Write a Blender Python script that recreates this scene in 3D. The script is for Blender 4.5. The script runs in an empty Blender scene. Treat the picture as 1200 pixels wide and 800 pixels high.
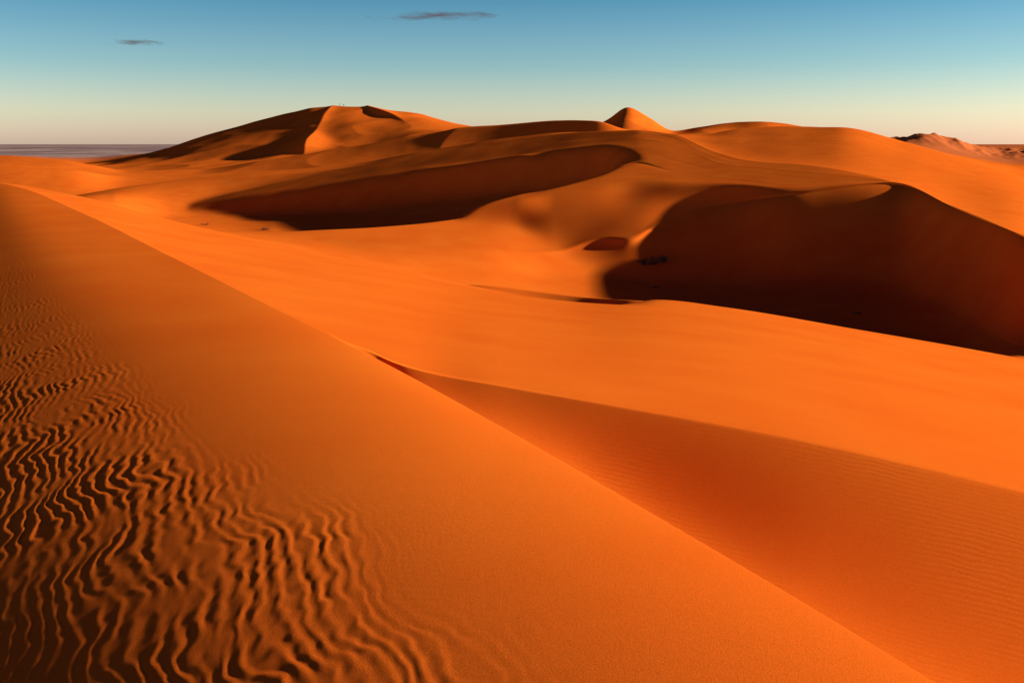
import bpy, math, random
import numpy as np
from mathutils import Vector
random.seed(3)
RNG=np.random.RandomState(7)

# ------------------------------------------------------------------ image pixel coordinates to view ray slopes
FOC=1166.7; PITCH=math.radians(11.2)
CP,SP=math.cos(PITCH),math.sin(PITCH)
def q_of(v):
    yu=(400-np.asarray(v,float))/FOC
    return (-SP+yu*CP)/(CP+yu*SP)
def slope_x(u,v):
    yu=(400-np.asarray(v,float))/FOC
    return ((np.asarray(u,float)-600)/FOC)/(CP+yu*SP)
def pchip(xk,yk,x):
    xk=np.array(xk,float); yk=np.array(yk,float)
    h=np.diff(xk); d=np.diff(yk)/h
    m=np.zeros(len(xk))
    for i in range(1,len(xk)-1):
        if d[i-1]*d[i]>0:
            w1=2*h[i]+h[i-1]; w2=h[i]+2*h[i-1]
            m[i]=(w1+w2)/(w1/d[i-1]+w2/d[i])
    m[0]=d[0]*0.5; m[-1]=d[-1]*0.5
    x=np.clip(x,xk[0],xk[-1])
    i=np.clip(np.searchsorted(xk,x,side='right')-1,0,len(xk)-2)
    t=(x-xk[i])/h[i]
    return ((2*t**3-3*t**2+1)*yk[i]+(t**3-2*t**2+t)*h[i]*m[i]
            +(-2*t**3+3*t**2)*yk[i+1]+(t**3-t**2)*h[i]*m[i+1])
_perm=RNG.permutation(256); _perm=np.concatenate([_perm,_perm])
_ang=RNG.rand(256)*2*np.pi; _gx=np.cos(_ang); _gy=np.sin(_ang)
def perlin(x,y):
    xi=np.floor(x).astype(int); yi=np.floor(y).astype(int)
    xf=x-xi; yf=y-yi
    a=xi&255; b=yi&255; a1=(a+1)&255; b1=(b+1)&255
    def g(ax,by,dx,dy):
        k=_perm[_perm[ax]+by]
        return _gx[k]*dx+_gy[k]*dy
    u=xf**3*(xf*(xf*6-15)+10); v=yf**3*(yf*(yf*6-15)+10)
    n00=g(a,b,xf,yf); n10=g(a1,b,xf-1,yf); n01=g(a,b1,xf,yf-1); n11=g(a1,b1,xf-1,yf-1)
    return (n00*(1-u)+n10*u)*(1-v)+(n01*(1-u)+n11*u)*v
def sstep(a,b,x):
    t=np.clip((x-a)/(b-a),0,1); return t*t*(3-2*t)

# ------------------------------------------------------------------ dune profile lines: (image pixel column, image pixel row, chosen depth)
F =[(-400,200,0),(-150,206,0),(0,215,0),(100,251,0),(200,300,0),(330,365,0),(460,430,0),(650,535,0),(850,650,0),(1100,800,0),(1200,862,0),(1500,1050,0)]
V =[(370,386,19.5),(420,413,17.0),(460,437,15.5),(520,479,13.9),(600,530,12.7),(700,585,11.9),(950,735,9.7),(1200,885,8.1),(1500,1085,6.5)]
S =[(370,383,20.5),(420,407.5,17.9),(460,428,15.9),(520,438.5,15.2),(600,453,14.6),(700,470,14.0),(950,515,12.9),(1200,572,12.0),(1500,650,11.1)]
BP=[(-400,197,185),(-150,203,140),(0,214,110),(100,232,92),(200,258,80),(300,280,70),(420,306,60),(560,335,53),(680,350,50),(765,355,49),(850,363,49),(1000,385,49),(1100,402,50),(1200,420,51),(1500,475,55)]
B =[(-400,197,185),(-150,203,140),(0,214,110),(100,232,92),(200,258,80),(300,280,70),(420,306,60),(560,336,53),(640,352,50),(690,359,49),(730,357,49),(770,351,49.5),(850,360,49),(1000,385,49),(1100,402,50),(1200,420,51),(1500,475,55)]
HB=[(-400,199,200),(0,219,118),(200,262,88),(420,311,69),(540,338,58),(600,351,56),(680,366,53),(740,361,51),(800,357,56),(850,364,61),(1000,390,59),(1200,425,57),(1500,480,59)]
B2=[(-400,201,210),(0,221,122),(200,264,94),(420,313,76),(530,334,70),(560,332.5,68),(620,338,64),(680,344,59),(735,348.5,53),(770,352,52),(800,358,60),(850,366,72),(1000,391,68),(1200,426,59),(1500,484,61)]
VB=[(-400,203,220),(0,224,126),(200,268,98),(420,320,86),(560,346,78),(700,362,80),(760,361,82),(850,374,82),(1000,396,74),(1200,432,62),(1500,490,62)]
G0=[(-400,200,230),(0,219,130),(100,236,112),(200,262,103),(300,284,97),(420,310,95),(560,338,95),(600,343,96),(700,350,99),(760,352,99),(850,364,94),(950,381,86),(1100,406,75),(1200,424,64.5),(1500,484,63)]
G1=[(-400,200,235),(0,222,133),(200,264,106),(300,281,102),(420,300,102),(560,318,104),(650,325,108),(703,326,110),(740,331,110),(790,336,109),(850,337,108),(940,337,105),(1045,345,100),(1100,358,91),(1200,406,68.3),(1500,475,65)]
E =[(-400,200,240),(0,225,137),(200,266,109),(300,277,110),(420,288,109),(560,293,112),(650,297,116),(703,294,119),(740,288,117),(790,255,124),(850,238,125),(940,224,121),(1045,213,121.2),(1120,243.5,102.5),(1200,278,78.5),(1500,362,66)]
R2=[(-400,200,250),(0,235,142),(100,250,125),(200,268,112),(300,272,114),(400,268,117),(480,262,122),(560,252,129),(600,245,133),(640,237,138),(700,212,149),(740,192,160),(790,215,144),(850,225,132),(940,218,124.5),(1045,212.8,121.7),(1120,243.3,102.9),(1200,277,79),(1500,361.5,66.3)]
W =[(-400,200,255),(0,240,150),(100,248,135),(200,270,135),(300,284,150),(480,279,158),(600,256,161),(640,246,163),(700,217,162),(740,187,169),(790,195,157),(850,212,139),(940,211,127.5),(1045,212.5,122.1),(1120,243,103.2),(1200,276,79.4),(1500,361,66.6)]
W2=[(-400,200,260),(0,242,165),(100,237,170),(200,255,200),(300,251,216),(400,243,215),(500,230,208),(600,212,204),(640,204,202),(700,189,197),(740,176,190),(790,174,175),(850,197,147),(940,202,131),(1045,212.2,122.5),(1120,242.5,103.5),(1200,275.5,79.7),(1500,360.5,66.9)]
C =[(-400,200,270),(0,240,230),(85,229,240),(160,217,258),(260,207,268),(380,199,265),(470,186,252),(560,170,238),(640,158,226),(700,153,217),(745,152,212),(790,157,190),(830,174,167),(880,188,150),(960,195.5,134),(1045,212,123),(1080,224,116),(1120,242,103.9),(1160,260,91),(1200,275,80),(1350,323,70),(1500,360,67.2)]
X1=[(-400,203,310),(0,244,250),(260,214,290),(380,206,290),(560,182,268),(745,165,250),(850,190,208),(960,203,172),(1045,221,152),(1120,250,131),(1200,284,106),(1500,370,92)]
K =[(-400,188,350),(-150,186,330),(0,190,310),(80,197,310),(150,206,325),(230,202,335),(300,198,335),(400,192,335),(500,176,330),(600,160,318),(680,153.5,305),(745,155,305),(790,159,320),(820,157,340),(870,150,350),(930,147,345),(980,147,330),(1060,165,305),(1130,185,278),(1200,208,250),(1350,262,215),(1500,300,190)]
X2=[(-400,192,370),(0,198,345),(230,208,360),(500,186,362),(745,166,360),(930,158,400),(1060,176,370),(1200,218,330),(1500,310,240)]
N =[(-400,180,430),(-150,177,420),(0,179,410),(60,183,405),(110,191,400),(150,197,400),(230,196,400),(300,188,400),(400,172,405),(480,157,405),(545,147.5,400),(600,141,394),(650,137,388),(700,140,378),(730,150,374),(790,158,390),(950,156,440),(1060,174,430),(1200,214,410),(1500,300,320)]
X3=[(-400,184,500),(0,186,480),(150,205,450),(400,184,480),(600,155,450),(730,158,420),(950,164,480),(1200,218,480),(1500,290,420)]
Q =[(-400,185,600),(0,188,640),(100,192,680),(170,180,700),(250,155,710),(310,138,720),(345,129,720),(368,123.5,715),(400,123,700),(440,126,690),(475,129,680),(545,146,640),(620,160,600),(690,150,560),(712,139,545),(735,124.5,540),(760,136,540),(790,151.5,535),(820,147,520),(850,143,510),(900,142,500),(945,147.5,500),(1000,160,520),(1200,200,600),(1500,260,600)]
X4=[(-400,180,1100),(0,180,1150),(400,178,1150),(735,180,1100),(1045,172,1200),(1200,190,1200),(1500,190,1200)]
M =[(-400,172.6,1700),(700,172.6,1700),(1000,170,1500),(1045,159,1400),(1085,152,1350),(1120,160,1350),(1160,172,1400),(1185,175,1400),(1240,172,1400),(1320,168,1500),(1500,165,1700)]
X5=[(-400,172.2,2300),(1500,172.2,2300)]
X6=[(-400,169.6,9000),(1500,169.6,9000)]
X7=[(-400,169.2,30000),(1500,169.2,30000)]

# ------------------------------------------------------------------ columns
cols=np.concatenate([np.linspace(-2600,-420,50,endpoint=False),np.arange(-420,-180,6),np.arange(-180,1380,1.5),
                     np.arange(1380,1620,6),np.linspace(1620,3800,50)])
U=cols; nC=len(U)
xb=(U-600)/FOC
def smooth1(a,n):
    for _ in range(n):
        a=a.copy(); a[1:-1]=0.25*a[:-2]+0.5*a[1:-1]+0.25*a[2:]
    return a
def line(L,sm=10):
    a=np.array(L,float)
    bx=slope_x(a[:,0],a[:,1])
    order=np.argsort(bx); a=a[order]; bx=bx[order]
    v=smooth1(pchip(bx,a[:,1],xb),sm); Y=smooth1(pchip(bx,a[:,2],xb),max(sm*4,60))
    return q_of(v)*Y, Y, q_of(v)
def nd(L,sm=10):
    z,Y,_=line(L,sm); return z,Y
# near dune body -----------------------------------------------------
def foreA(X,Y):
    dx=X+0.33; dy=Y-4.4
    s=-0.475*dx+0.88*dy; dd=0.88*dx+0.475*dy
    k=0.6
    sp=np.log1p(np.exp(np.clip(-(dd-0.20)/k,-30,30)))*k
    sp=9*np.tanh(sp/9)
    drop=np.where(s>0,1.3*np.tanh(s/20),0.065*s)
    e=np.clip(-dd-0.4,0,2.5)
    roll=0.024*e*e*np.exp(-(np.maximum(s,0)/5)**2)
    return -2.46-drop-0.205*sp-roll, s, dd
b460=float(slope_x(460,430))
HC=0.05+0.25*sstep(b460-0.2,b460+0.12,xb)
_,_,qF=line(F,40)
ys=np.geomspace(1.2,300,4000)
YF=np.zeros(nC)
for i in range(nC):
    g=(foreA(xb[i]*ys,ys)[0]-HC[i])-qF[i]*ys
    k=np.argmax(g>0)
    if k==0: YF[i]=np.nan
    else: YF[i]=ys[k]-(ys[k]-ys[k-1])*g[k]/(g[k]-g[k-1])
bad=np.isnan(YF); YF[bad]=np.interp(xb[bad],xb[~bad],YF[~bad])
zBp,YBp,_=line(BP,30)
YF=np.minimum(YF,0.93*YBp); YF=smooth1(YF,60)
zF=qF*YF
zB,YB,_=line(B,10)
sF=(zBp-zF)/(YBp-YF)
b370=float(slope_x(385,393))
bl=sstep(b370,b460,xb)
lines={}
for nm,L,dY in (('V',V,1.015),('S',S,1.03)):
    z,Y,qq=line(L)
    Yn=YF*dY
    Ym=np.maximum(Y,YF*(1.03 if nm=='V' else 1.055)); z=qq*Ym
    Yc=Yn*(1-bl)+Ym*bl
    zn2=zF+sF*(Yc-YF)
    if nm=='V':
        lines[nm]=(zn2*(1-bl)+z*bl,Yc)
    else:
        # offset of the brink below the windward slope, eased in over a long distance
        dd0=smooth1(z-zn2,120)
        d0=float(np.interp(b460+0.035,xb,dd0))
        wS=sstep(b460+0.0,b460+0.12,xb)
        off=d0*sstep(-0.48,b460+0.03,xb)*(1-wS)+(z-zn2)*wS
        off=smooth1(off,150)
        keep=sstep(b460+0.05,b460+0.14,xb)
        lines[nm]=((zn2+off)*(1-keep)+z*keep,Yc)
fr=0.86
YBM=lines['S'][1]*(1-fr)+YBp*fr; zBM=lines['S'][0]*(1-fr)+zBp*fr+0.03
nodes=[('F',(zF,YF)),('V',lines['V']),('S',lines['S']),('BM',(zBM,YBM)),('B',(zB,YB)),('HB',nd(HB)),('B2',nd(B2)),('VB',nd(VB)),('G0',nd(G0)),('G1',nd(G1)),
 ('E',nd(E,30)),('R2',nd(R2)),('W',nd(W)),('W2',nd(W2,30)),('C',nd(C,8)),('X1',nd(X1)),('K',nd(K)),('X2',nd(X2)),('N',nd(N)),('X3',nd(X3)),('Q',nd(Q,2)),
 ('X4',nd(X4)),('M',nd(M,3)),('X5',nd(X5)),('X6',nd(X6)),('X7',nd(X7))]
names=[n for n,_ in nodes]
ZN=np.array([v[0] for _,v in nodes]); YN=np.array([v[1] for _,v in nodes])
for i in range(1,len(names)):
    YN[i]=np.maximum(YN[i],YN[i-1]*1.0015+0.01)
sharp={'F','S','BM','B','B2','R2','C','K','N','Q','M'}
segrows={'V':40,'S':70,'BM':120,'B':30,'HB':10,'B2':10,'VB':10,'G0':8,'G1':40,'E':40,'R2':40,'W':30,'W2':50,'C':40,'X1':16,'K':44,'X2':12,'N':30,'X3':12,'Q':90,'X4':20,'M':24,'X5':8,'X6':16,'X7':6}
nN=len(names)
h=np.diff(YN,axis=0); d=np.diff(ZN,axis=0)/h
tin=np.zeros_like(ZN); tout=np.zeros_like(ZN)
for i in range(nN):
    if i==0: tout[i]=d[0]; continue
    if i==nN-1: tin[i]=d[-1]; continue
    if names[i] in sharp:
        tin[i]=d[i-1]; tout[i]=d[i]
    else:
        same=d[i-1]*d[i]>0
        w1=2*h[i]+h[i-1]; w2=h[i]+2*h[i-1]
        with np.errstate(divide='ignore',invalid='ignore'):
            m=np.where(same,(w1+w2)/(w1/d[i-1]+w2/d[i]),0)
        tin[i]=m; tout[i]=m
tout[0]=d[0]*(1-bl)+(ZN[0]/YN[0]*1.1)*bl
zr=[];yr=[];rip=[]
NF=640
t=np.linspace(0,1,NF,endpoint=False)[:,None]
Y0=1.0
Yf=Y0*(YF[None,:]/Y0)**t
Xf=xb[None,:]*Yf
A,s_,d_=foreA(Xf,Yf)
AF,_,_=foreA(xb*YF,YF)
Zf=A+(ZN[0]-AF)[None,:]*(Yf/YF[None,:])**3.2
zr.append(Zf); yr.append(Yf); rip.append(np.full_like(Zf,0.15))
for i in range(1,nN):
    n=segrows[names[i]]
    t=np.linspace(0,1,n,endpoint=False)[:,None]
    H=h[i-1][None,:]
    z=((2*t**3-3*t**2+1)*ZN[i-1]+(t**3-2*t**2+t)*H*tout[i-1]+(-2*t**3+3*t**2)*ZN[i]+(t**3-t**2)*H*tin[i])
    zr.append(z); yr.append(YN[i-1][None,:]+t*H)
    r=1.0 if names[i]=='S' else (0.2 if names[i] in('BM','V') else 0.1)
    rip.append(np.full_like(z,r))
zr.append(ZN[-1:]);yr.append(YN[-1:]);rip.append(np.zeros((1,nC)))
Z=np.vstack(zr);Yg=np.vstack(yr);R=np.vstack(rip)
Xg=xb[None,:]*Yg
# --- added fill, shaped to keep the ground sunlit: no lee slope steeper than a gentle ramp outside the slip faces
def node(n): return YN[names.index(n)]
yE,yR2,yC=node('E'),node('R2'),node('C')
yg=np.arange(90,262,0.4)
r0=NF+sum(segrows[n] for n in ('V','S','BM','B','HB','B2','VB','G0'))
r1=r0+sum(segrows[n] for n in ('G1','E','R2','W','W2','C'))
bC=lambda u:(u-600)/FOC
ylim_k=np.array([[bC(100),225],[bC(300),212],[bC(400),208],[bC(500),205],[bC(560),199],[bC(640),191],[bC(700),182],[bC(735),168],[bC(750),160]])
c_hi=int(np.argmin(np.abs(xb-bC(1050)))); c_lo=int(np.argmin(np.abs(xb-bC(60))))
for nblur in (24,12,8,5):
    P=None
    D=np.zeros((r1+1-r0,nC))
    for c in range(c_hi,c_lo,-1):
        col=np.interp(yg,Yg[r0:r1+1,c],Z[r0:r1+1,c])
        if P is None: P=col.copy(); continue
        dxx=(xb[c+1]-xb[c])*yg
        x=xb[c]
        sl1=0.085+0.015*(1-sstep(bC(700),bC(800),x))
        P1=P-dxx*sl1; P2=P-dxx*0.195
        if x>bC(745):
            w=sstep(yE[c]-1.0,yE[c]+3.0,yg)*(1-sstep(yC[c]-1,yC[c]+1,yg))
            new=col+np.maximum(P1-col,0)*w
        else:
            wa=sstep(106,115,yg)*(1-sstep(yR2[c]-0.5,yR2[c]+1.5,yg))*sstep(bC(300),bC(420),x)
            yl=np.interp(x,ylim_k[:,0],ylim_k[:,1])
            wb=sstep(yl-5,yl+5,yg)*(1-sstep(yC[c]-2,yC[c]+2,yg))
            new=col+np.maximum(P1-col,0)*wa+np.maximum(P2-col,0)*wb*(1-wa)
        P=new
        Yc=Yg[r0:r1+1,c]; inside=(Yc>yg[0])&(Yc<yg[-1])
        D[:,c]=np.where(inside,np.interp(Yc,yg,new-col),0)
    for _ in range(nblur):
        D[1:-1]=0.25*D[:-2]+0.5*D[1:-1]+0.25*D[2:]
        D[:,1:-1]=0.25*D[:,:-2]+0.5*D[:,1:-1]+0.25*D[:,2:]
    Z[r0:r1+1]+=D
def smooth(Z,r0,n):
    for _ in range(n):
        Z[r0+1:-1]=0.25*Z[r0:-2]+0.5*Z[r0+1:-1]+0.25*Z[r0+2:]
        Z[r0:,1:-1]=0.25*Z[r0:,:-2]+0.5*Z[r0:,1:-1]+0.25*Z[r0:,2:]
    return Z
Z=smooth(Z,NF-3,4)
rG=r0; rC=r0+sum(segrows[n] for n in ('G1','E'))
blk=Z[rG:rC].copy()
for _ in range(30):
    blk[1:-1]=0.25*blk[:-2]+0.5*blk[1:-1]+0.25*blk[2:]
    blk[1:-1,1:-1]=0.25*blk[1:-1,:-2]+0.5*blk[1:-1,1:-1]+0.25*blk[1:-1,2:]
Z[rG:rC]=blk
# rounded shoulder where the big slip face starts
c1=int(np.argmin(np.abs(xb-bC(650)))); c2=int(np.argmin(np.abs(xb-bC(1040))))
rb0=rC-34; rb1=r1-12
blk=Z[rb0:rb1,c1-30:c2+30].copy(); org=blk.copy()
for _ in range(34):
    blk[1:-1]=0.25*blk[:-2]+0.5*blk[1:-1]+0.25*blk[2:]
    blk[1:-1,1:-1]=0.25*blk[1:-1,:-2]+0.5*blk[1:-1,1:-1]+0.25*blk[1:-1,2:]
ww=np.minimum(sstep(0,30,np.arange(blk.shape[1])),sstep(0,30,np.arange(blk.shape[1])[::-1]))[None,:]
wr=np.minimum(sstep(0,8,np.arange(blk.shape[0])),sstep(0,8,np.arange(blk.shape[0])[::-1]))[:,None]
Z[rb0:rb1,c1-30:c2+30]=org*(1-ww*wr)+blk*ww*wr
und=perlin(Xg/23+3.1,Yg/31)*0.10+perlin(Xg/7,Yg/9+5)*0.02
Z+=und*np.clip((Yg-12)/60,0,2.5)
far=np.clip((Yg-250)/200,0,1)*np.clip((1300-Yg)/400,0,1)
Z+=far*(np.abs(perlin(Xg/60,Yg/60+9))*-3+perlin(Xg/22+4,Yg/30)*0.6)
mt=np.clip((Yg-1250)/80,0,1)*np.clip((2000-Yg)/300,0,1)*np.clip((Xg-350)/150,0,1)
Z+=mt*(-np.abs(perlin(Xg/45,Yg/70))*12-np.abs(perlin(Xg/16,Yg/30))*5)
def spur(Z,P,sl,sr,y0,y1):
    P=np.array(P,float)
    rows=np.where((Yg.max(1)>y0)&(Yg.min(1)<y1))[0]
    r0,r1=rows[0],rows[-1]+1
    X=Xg[r0:r1];Y=Yg[r0:r1]
    o=np.argsort(P[:,1])
    cx=pchip(P[o,1],P[o,0],Y); cz=pchip(P[o,1],P[o,2],Y)
    dd=X-cx
    zz=cz-np.where(dd<0,-dd*sl,dd*sr)
    zz-=np.maximum(y0+20-Y,0)*0.5+np.maximum(Y-y1,0)*0.5
    zo=Z[r0:r1]; k=0.9
    Z[r0:r1]=np.where(np.abs(zo-zz)<12,k*np.logaddexp(np.clip((zo-zz)/k,-40,40),0)+zz,np.maximum(zo,zz))
    return Z
Z=spur(Z,[(-123,705,26),(-121,660,19.5),(-118,620,10),(-113,560,3),(-108,520,-3)],0.42,0.24,520,700)
Z=spur(Z,[(-98,690,25.5),(-88,665,23),(-74,640,18),(-64,610,11),(-62,580,4)],0.62,0.26,565,690)
# ------------------------------------------------------------------ wind ripples (modelled relief on the near dune)
X_=Xg[:NF]; Y_=Yg[:NF]
wx=X_+0.22*perlin(X_/1.1,Y_/1.5)+0.085*perlin(X_/0.28+7,Y_/0.36)+0.035*perlin(X_/0.12,Y_/0.17)
wy=Y_+0.32*perlin(X_/0.8+11,Y_/1.2+2)
ph=(0.92*wx+0.40*wy)/0.115+0.6*perlin(X_/0.5+31,Y_/0.7)
def ripf(p):
    f=p-np.floor(p); a=0.60
    m=np.minimum(f/a,(1-f)/(1-a))
    return m*m*(3-2*m)
rp=ripf(ph)
th=0.06-0.25*np.clip((Y_-6)/5,0,1)
mask=1/(1+np.exp((d_-th+0.5*perlin(X_/0.8,Y_/1.5)+0.2*perlin(X_/0.25,Y_/0.4))/0.17))
mask*=np.clip(0.66+1.2*perlin(X_/0.9+20,Y_/1.6+3)+0.9*perlin(X_/0.22+5,Y_/0.5+8),0.05,1.1)
mask*=1-0.75*np.clip((-d_-0.75)/0.6,0,1)*np.clip((7.8-Y_)/1.3,0,1)
mask*=1-0.35*np.clip((Y_-9)/12,0,1)
fade=np.clip((60-Y_)/30,0,1)
Zn=Z[:NF]+0.0058*mask*fade*(rp-0.5)
ph2=(0.93*wx+0.36*wy)/0.060
Zn+=0.0010*(ripf(ph2)-0.5)*np.clip((9-Y_)/4,0,1)*np.clip(0.15+perlin(X_/2,Y_/3),0,1)
Zn+=0.0022*perlin(X_/0.10,Y_/0.14)*np.clip(mask+0.3*(d_<0),0,1)*np.clip((12-Y_)/6,0,1)
Z[:NF]=Zn
nR=Z.shape[0]
# ------------------------------------------------------------------ mesh
co=np.stack([Xg,Yg,Z],axis=-1).reshape(-1,3).astype(np.float32)
ii=np.arange((nR-1)*nC).reshape(nR-1,nC)[:,:-1].reshape(-1)
quads=np.stack([ii,ii+1,ii+nC+1,ii+nC],axis=1).astype(np.int32)
me=bpy.data.meshes.new('sand_dunes')
me.vertices.add(len(co)); me.vertices.foreach_set('co',co.ravel())
nq=len(quads)
me.loops.add(nq*4); me.loops.foreach_set('vertex_index',quads.ravel())
me.polygons.add(nq); me.polygons.foreach_set('loop_start',np.arange(0,nq*4,4,dtype=np.int32))
me.polygons.foreach_set('use_smooth',np.ones(nq,dtype=bool))
me.update(calc_edges=True)
at=me.attributes.new('wind_ripple','FLOAT','POINT'); at.data.foreach_set('value',R.ravel().astype(np.float32))
dunes=bpy.data.objects.new('sand_dunes',me); bpy.context.collection.objects.link(dunes)

# ------------------------------------------------------------------ materials
def newmat(n):
    m=bpy.data.materials.new(n); m.use_nodes=True
    nt=m.node_tree; b=nt.nodes['Principled BSDF']
    return m,nt,b
m,nt,b=newmat('desert_sand')
N_=nt.nodes.new; Lk=nt.links.new
b.inputs['Roughness'].default_value=0.95
b.inputs['Specular IOR Level'].default_value=0.0
geo=N_('ShaderNodeNewGeometry')
n1=N_('ShaderNodeTexNoise'); n1.inputs['Scale'].default_value=0.25; n1.inputs['Detail'].default_value=6
Lk(geo.outputs['Position'],n1.inputs['Vector'])
r1_=N_('ShaderNodeValToRGB'); r1_.color_ramp.elements[0].position=0.3; r1_.color_ramp.elements[1].position=0.7
r1_.color_ramp.elements[0].color=(0.90,0.148,0.012,1); r1_.color_ramp.elements[1].color=(0.96,0.186,0.016,1)
Lk(n1.outputs['Fac'],r1_.inputs['Fac'])
g1=N_('ShaderNodeTexNoise'); g1.inputs['Scale'].default_value=80; g1.inputs['Detail'].default_value=4; g1.inputs['Roughness'].default_value=0.9
Lk(geo.outputs['Position'],g1.inputs['Vector'])
gr=N_('ShaderNodeMapRange'); gr.inputs['From Min'].default_value=0.35; gr.inputs['From Max'].default_value=0.65
gr.inputs['To Min'].default_value=0.76; gr.inputs['To Max'].default_value=1.06
Lk(g1.outputs['Fac'],gr.inputs['Value'])
mul=N_('ShaderNodeVectorMath'); mul.operation='SCALE'
Lk(r1_.outputs['Color'],mul.inputs[0]); Lk(gr.outputs['Result'],mul.inputs['Scale'])
sep=N_('ShaderNodeSeparateXYZ'); Lk(geo.outputs['Position'],sep.inputs[0])
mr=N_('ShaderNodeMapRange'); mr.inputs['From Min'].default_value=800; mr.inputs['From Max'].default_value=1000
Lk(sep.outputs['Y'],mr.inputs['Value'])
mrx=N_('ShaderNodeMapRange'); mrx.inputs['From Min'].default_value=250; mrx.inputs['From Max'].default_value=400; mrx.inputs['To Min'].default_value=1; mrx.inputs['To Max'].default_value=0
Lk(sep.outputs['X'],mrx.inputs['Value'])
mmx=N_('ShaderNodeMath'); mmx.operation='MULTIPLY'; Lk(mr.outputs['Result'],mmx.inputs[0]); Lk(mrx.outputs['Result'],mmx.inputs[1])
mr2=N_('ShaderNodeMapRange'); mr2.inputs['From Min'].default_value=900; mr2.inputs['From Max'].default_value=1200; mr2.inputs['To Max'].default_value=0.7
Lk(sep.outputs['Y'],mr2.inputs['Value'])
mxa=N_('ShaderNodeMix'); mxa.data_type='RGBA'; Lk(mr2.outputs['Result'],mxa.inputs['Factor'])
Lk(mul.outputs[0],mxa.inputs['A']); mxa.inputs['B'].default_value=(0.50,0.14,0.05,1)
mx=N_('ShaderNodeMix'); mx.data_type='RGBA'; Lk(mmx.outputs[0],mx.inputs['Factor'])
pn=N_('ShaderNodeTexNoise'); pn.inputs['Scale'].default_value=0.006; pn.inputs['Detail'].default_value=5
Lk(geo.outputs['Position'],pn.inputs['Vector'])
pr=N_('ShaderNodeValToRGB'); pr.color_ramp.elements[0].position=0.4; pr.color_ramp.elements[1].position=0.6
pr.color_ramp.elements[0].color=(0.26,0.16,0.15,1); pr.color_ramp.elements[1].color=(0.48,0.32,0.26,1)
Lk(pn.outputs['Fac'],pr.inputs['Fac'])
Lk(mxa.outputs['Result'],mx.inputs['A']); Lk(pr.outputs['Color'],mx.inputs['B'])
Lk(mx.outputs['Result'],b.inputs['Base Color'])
at_=N_('ShaderNodeAttribute'); at_.attribute_name='wind_ripple'
mp=N_('ShaderNodeMapping'); mp.inputs['Rotation'].default_value=(0,0,math.radians(20)); Lk(geo.outputs['Position'],mp.inputs['Vector'])
wv=N_('ShaderNodeTexWave'); wv.bands_direction='Y'; wv.inputs['Scale'].default_value=3.6; wv.inputs['Distortion'].default_value=4.5
wv.inputs['Detail'].default_value=3; wv.inputs['Detail Scale'].default_value=0.9
Lk(mp.outputs[0],wv.inputs['Vector'])
dist=N_('ShaderNodeMapRange'); dist.inputs['From Min'].default_value=8; dist.inputs['From Max'].default_value=28
dist.inputs['To Min'].default_value=1; dist.inputs['To Max'].default_value=0; Lk(sep.outputs['Y'],dist.inputs['Value'])
mm=N_('ShaderNodeMath'); mm.operation='MULTIPLY'; Lk(at_.outputs['Fac'],mm.inputs[0]); Lk(dist.outputs['Result'],mm.inputs[1])
pm=N_('ShaderNodeTexNoise'); pm.inputs['Scale'].default_value=0.5; Lk(geo.outputs['Position'],pm.inputs['Vector'])
pmr=N_('ShaderNodeMapRange'); pmr.inputs['From Min'].default_value=0.4; pmr.inputs['From Max'].default_value=0.65; Lk(pm.outputs['Fac'],pmr.inputs['Value'])
mm2=N_('ShaderNodeMath'); mm2.operation='MULTIPLY'; Lk(mm.outputs[0],mm2.inputs[0]); Lk(pmr.outputs['Result'],mm2.inputs[1])
mw=N_('ShaderNodeMath'); mw.operation='MULTIPLY'; Lk(wv.outputs['Fac'],mw.inputs[0]); Lk(mm2.outputs[0],mw.inputs[1])
bp1=N_('ShaderNodeBump'); bp1.inputs['Strength'].default_value=1; bp1.inputs['Distance'].default_value=0.003
Lk(mw.outputs[0],bp1.inputs['Height'])
gb=N_('ShaderNodeMath'); gb.operation='MULTIPLY'; Lk(g1.outputs['Fac'],gb.inputs[0]); Lk(dist.outputs['Result'],gb.inputs[1])
bp2=N_('ShaderNodeBump'); bp2.inputs['Strength'].default_value=1; bp2.inputs['Distance'].default_value=0.005
Lk(gb.outputs[0],bp2.inputs['Height']); Lk(bp1.outputs['Normal'],bp2.inputs['Normal'])
Lk(bp2.outputs['Normal'],b.inputs['Normal'])
me.materials.append(m)

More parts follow.
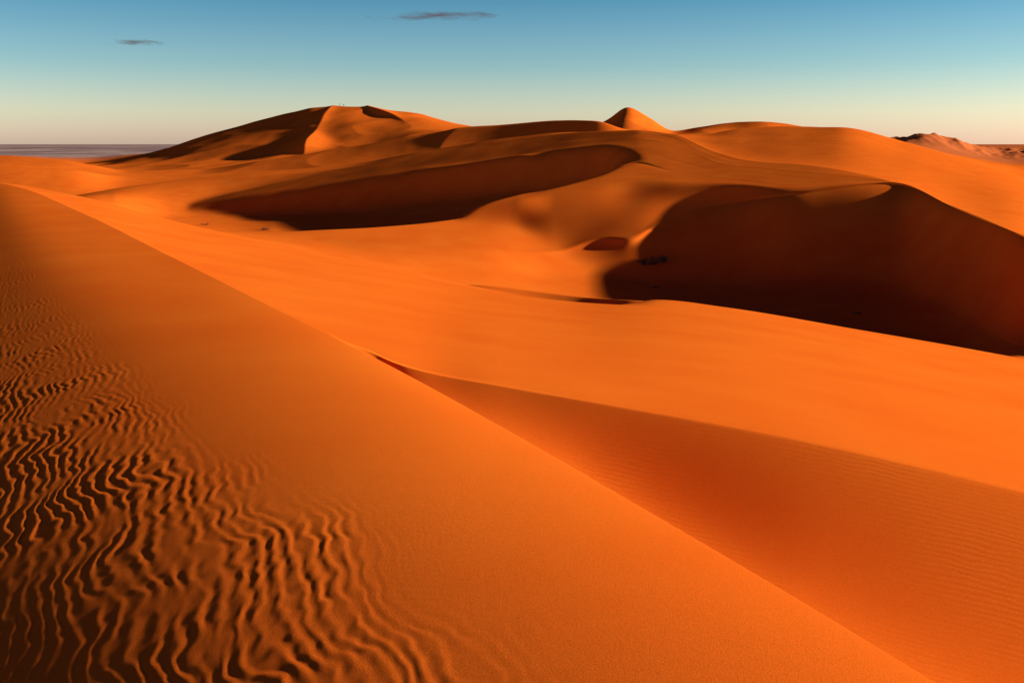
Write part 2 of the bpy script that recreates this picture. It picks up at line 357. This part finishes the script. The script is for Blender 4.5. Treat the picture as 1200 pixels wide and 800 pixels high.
# ------------------------------------------------------------------ find a spot on the sand
Q_=Z/Yg
def spot(u,v):
    bx=float(slope_x(u,v)); c=int(np.argmin(np.abs(xb-bx))); q=float(q_of(v))
    col=Q_[:,c]; k=int(np.argmax(col>=q))
    return Vector((float(Xg[k,c]),float(Yg[k,c]),float(Z[k,c])))
mleaf,nt2,b2=newmat('shrub_foliage'); b2.inputs['Base Color'].default_value=(0.09,0.08,0.03,1); b2.inputs['Roughness'].default_value=0.8
mtw,nt3,b3=newmat('shrub_twig'); b3.inputs['Base Color'].default_value=(0.14,0.08,0.04,1)
def shrub(loc,w,hh,n):
    vs=[];fs=[];mi=[]
    def quad(p,a,bv,k):
        i=len(vs); vs.extend([p-a-bv,p+a-bv,p+a+bv,p-a+bv]); fs.append((i,i+1,i+2,i+3)); mi.append(k)
    cl=[Vector((random.gauss(0,w*0.30),random.gauss(0,w*0.25),0)) for _ in range(6)]
    for c in cl:
        hs=hh*random.uniform(0.35,1)
        for _ in range(12):
            dr=Vector((random.uniform(-1,1),random.uniform(-1,1),random.uniform(.4,1.4))).normalized()
            L=hs*random.uniform(.5,1.1)
            side=dr.cross(Vector((0,1,0.2))).normalized()*0.012*w/2
            i=len(vs); e=c+dr*L
            vs.extend([c-side*2,c+side*2,e+side,e-side]); fs.append((i,i+1,i+2,i+3)); mi.append(1)
            for _ in range(n):
                p=c+dr*L*random.uniform(.35,1.05)+Vector((random.gauss(0,.06),random.gauss(0,.06),random.gauss(0,.05)))*w/2
                a=Vector((random.uniform(-1,1),random.uniform(-1,1),random.uniform(-1,1))).normalized()
                bv=a.cross(Vector((random.random(),random.random(),random.random()))).normalized()
                sz=w*0.013
                quad(p,a*sz*1.6,bv*sz,0)
    mh=bpy.data.meshes.new('desert_shrub'); mh.from_pydata([tuple(v) for v in vs],[],fs)
    mh.materials.append(mleaf); mh.materials.append(mtw)
    mh.polygons.foreach_set('material_index',mi)
    o=bpy.data.objects.new('desert_shrub',mh); bpy.context.collection.objects.link(o); o.location=loc-Vector((0,0,0.03))
    return o
for (u,v,w,hh,n) in [(755,311,2.0,1.0,9),(773,309,2.0,1.2,9),(768,337,.6,.4,6),(1006,368,.5,.4,8),(240,264,1.2,.5,8),(312,270,1.2,.6,9)]:
    shrub(spot(u,v),w,hh,n)

# ------------------------------------------------------------------ hikers on the far summit
mcl,_,bc=newmat('dark_clothes'); bc.inputs['Base Color'].default_value=(0.03,0.03,0.045,1)
def person(loc,rot):
    v=[(0,0,.95),(0,0,1.2),(0,0,1.45),(0,0,1.56),(0,.01,1.68),(0,0,1.78),(.1,0,.9),(.12,.06,.5),(.12,0,.05),(.12,.12,.03),(-.1,0,.9),(-.12,-.06,.5),(-.13,-.12,.05),(-.13,0,.03),
       (.2,0,1.42),(.26,.02,1.15),(.25,.12,.9),(-.2,0,1.42),(-.26,-.02,1.15),(-.25,.05,.9)]
    e=[(0,1),(1,2),(2,3),(3,4),(4,5),(0,6),(6,7),(7,8),(8,9),(0,10),(10,11),(11,12),(12,13),(2,14),(14,15),(15,16),(2,17),(17,18),(18,19)]
    rad=[.15,.14,.16,.06,.1,.08,.1,.07,.045,.035,.1,.07,.045,.035,.06,.045,.035,.06,.045,.035]
    mh=bpy.data.meshes.new('person'); mh.from_pydata(v,e,[])
    o=bpy.data.objects.new('person',mh); bpy.context.collection.objects.link(o)
    sk=o.modifiers.new('skin','SKIN')
    for i,r in enumerate(rad): mh.skin_vertices[0].data[i].radius=(r,r)
    mh.skin_vertices[0].data[0].use_root=True
    o.modifiers.new('sub','SUBSURF').levels=1
    mh.materials.append(mcl); o.location=loc; o.rotation_euler=(0,0,rot)
def ridge(u):
    bx=float(slope_x(u,123)); c=int(np.argmin(np.abs(xb-bx)))
    sel=np.where((Yg[:,c]>600)&(Yg[:,c]<800))[0]; k=sel[np.argmax(Q_[sel,c])]
    return Vector((float(Xg[k,c]),float(Yg[k,c]),float(Z[k,c])-0.05))
for u,r in ((398,0.3),(403,2.5)):
    person(ridge(u),r)

# ------------------------------------------------------------------ clouds
mc,ntc,bc=newmat('cloud_vapour')
bc.inputs['Base Color'].default_value=(0.42,0.42,0.48,1); bc.inputs['Roughness'].default_value=1
bc.inputs['Specular IOR Level'].default_value=0
tc=ntc.nodes.new('ShaderNodeTexCoord')
no=ntc.nodes.new('ShaderNodeTexNoise'); no.inputs['Scale'].default_value=1.6; no.inputs['Detail'].default_value=8; no.inputs['Roughness'].default_value=.6
mpc=ntc.nodes.new('ShaderNodeMapping'); mpc.inputs['Scale'].default_value=(2.2,1.0,1)
ntc.links.new(tc.outputs['Object'],mpc.inputs['Vector']); ntc.links.new(mpc.outputs[0],no.inputs['Vector'])
ln=ntc.nodes.new('ShaderNodeVectorMath'); ln.operation='LENGTH'; ntc.links.new(tc.outputs['Object'],ln.inputs[0])
fo=ntc.nodes.new('ShaderNodeMapRange'); fo.inputs['From Min'].default_value=0.0; fo.inputs['From Max'].default_value=1.0; fo.inputs['To Min'].default_value=0.30; fo.inputs['To Max'].default_value=-0.35
ntc.links.new(ln.outputs['Value'],fo.inputs['Value'])
ad=ntc.nodes.new('ShaderNodeMath'); ad.operation='ADD'; ntc.links.new(no.outputs['Fac'],ad.inputs[0]); ntc.links.new(fo.outputs['Result'],ad.inputs[1])
al=ntc.nodes.new('ShaderNodeMapRange'); al.inputs['From Min'].default_value=0.45; al.inputs['From Max'].default_value=0.85; al.inputs['To Max'].default_value=0.8
ntc.links.new(ad.outputs[0],al.inputs['Value']); ntc.links.new(al.outputs['Result'],bc.inputs['Alpha'])
def cloud(u,v,wpx,hpx,dist):
    q=float(q_of(v)); bx=float(slope_x(u,v)); z=q*dist
    rx=wpx/2/FOC*dist; ry=hpx/2/FOC*dist/max(q,0.03)
    vs=[];fs=[];n=24
    for j in range(n+1):
        for i in range(n+1):
            x=-1+2*i/n; y=-1+2*j/n
            vs.append((x,y,0.05*math.exp(-3*(x*x+y*y))*math.sin(5*x+3*y)))
    for j in range(n):
        for i in range(n):
            a=j*(n+1)+i; fs.append((a,a+1,a+n+2,a+n+1))
    mh=bpy.data.meshes.new('cloud'); mh.from_pydata(vs,[],fs); mh.materials.append(mc)
    for p in mh.polygons: p.use_smooth=True
    o=bpy.data.objects.new('cloud',mh); bpy.context.collection.objects.link(o)
    o.location=(bx*dist,dist,z); o.scale=(rx,ry,rx*0.15)
cloud(515,19,245,20,8000); cloud(160,50,110,13,8500)

# ------------------------------------------------------------------ light
EL=math.radians(13.5); AZ=math.radians(86)
Ld=Vector((math.cos(EL)*math.sin(AZ),math.cos(EL)*math.cos(AZ),math.sin(EL)))
sl=bpy.data.lights.new('sun','SUN'); sl.energy=8.6; sl.angle=math.radians(1.2); sl.color=(1,0.93,0.8)
so=bpy.data.objects.new('sun',sl); bpy.context.collection.objects.link(so)
so.rotation_euler=Ld.to_track_quat('Z','Y').to_euler(); so.location=(60,10,40)
w=bpy.data.worlds.new('World'); bpy.context.scene.world=w; w.use_nodes=True
wn=w.node_tree; bg=wn.nodes['Background']
sk=wn.nodes.new('ShaderNodeTexSky'); sk.sky_type='NISHITA'; sk.sun_disc=False
sk.sun_elevation=EL; sk.sun_rotation=AZ; sk.air_density=1; sk.dust_density=0.6; sk.ozone_density=2
wtc=wn.nodes.new('ShaderNodeTexCoord'); wsp=wn.nodes.new('ShaderNodeSeparateXYZ'); wn.links.new(wtc.outputs['Generated'],wsp.inputs[0])
cr=wn.nodes.new('ShaderNodeValToRGB'); cr.color_ramp.interpolation='LINEAR'
el=cr.color_ramp.elements
stops=[(0.0,(2.3,1.9,2.35)),(0.03,(1.95,1.9,2.05)),(0.073,(1.08,1.45,1.7)),(0.142,(0.41,0.97,1.3)),(0.24,(0.30,0.34,0.8)),(0.45,(0.16,0.10,0.4)),(1.0,(0.12,0.06,0.25))]
for i in range(2,len(stops)): el.new(stops[i][0])
for i,(p,c) in enumerate(stops):
    el[i].position=p; el[i].color=(c[0]/4,c[1]/4,c[2]/4,1)
wn.links.new(wsp.outputs['Z'],cr.inputs['Fac'])
vm=wn.nodes.new('ShaderNodeVectorMath'); vm.operation='MULTIPLY'
wn.links.new(sk.outputs[0],vm.inputs[0]); wn.links.new(cr.outputs['Color'],vm.inputs[1])
vs_=wn.nodes.new('ShaderNodeVectorMath'); vs_.operation='SCALE'; vs_.inputs['Scale'].default_value=4
wn.links.new(vm.outputs[0],vs_.inputs[0])
wn.links.new(vs_.outputs[0],bg.inputs['Color']); bg.inputs['Strength'].default_value=0.09

# ------------------------------------------------------------------ camera
cd=bpy.data.cameras.new('camera'); cd.lens=35; cd.sensor_width=36; cd.clip_start=0.1; cd.clip_end=60000
cam=bpy.data.objects.new('camera',cd); bpy.context.collection.objects.link(cam)
cam.location=(0,0,0); cam.rotation_euler=(math.radians(90-11.2),0,0)
sc=bpy.context.scene; sc.camera=cam
sc.view_settings.view_transform='Standard'; sc.view_settings.look='None'; sc.view_settings.exposure=0
print('verts',len(co))
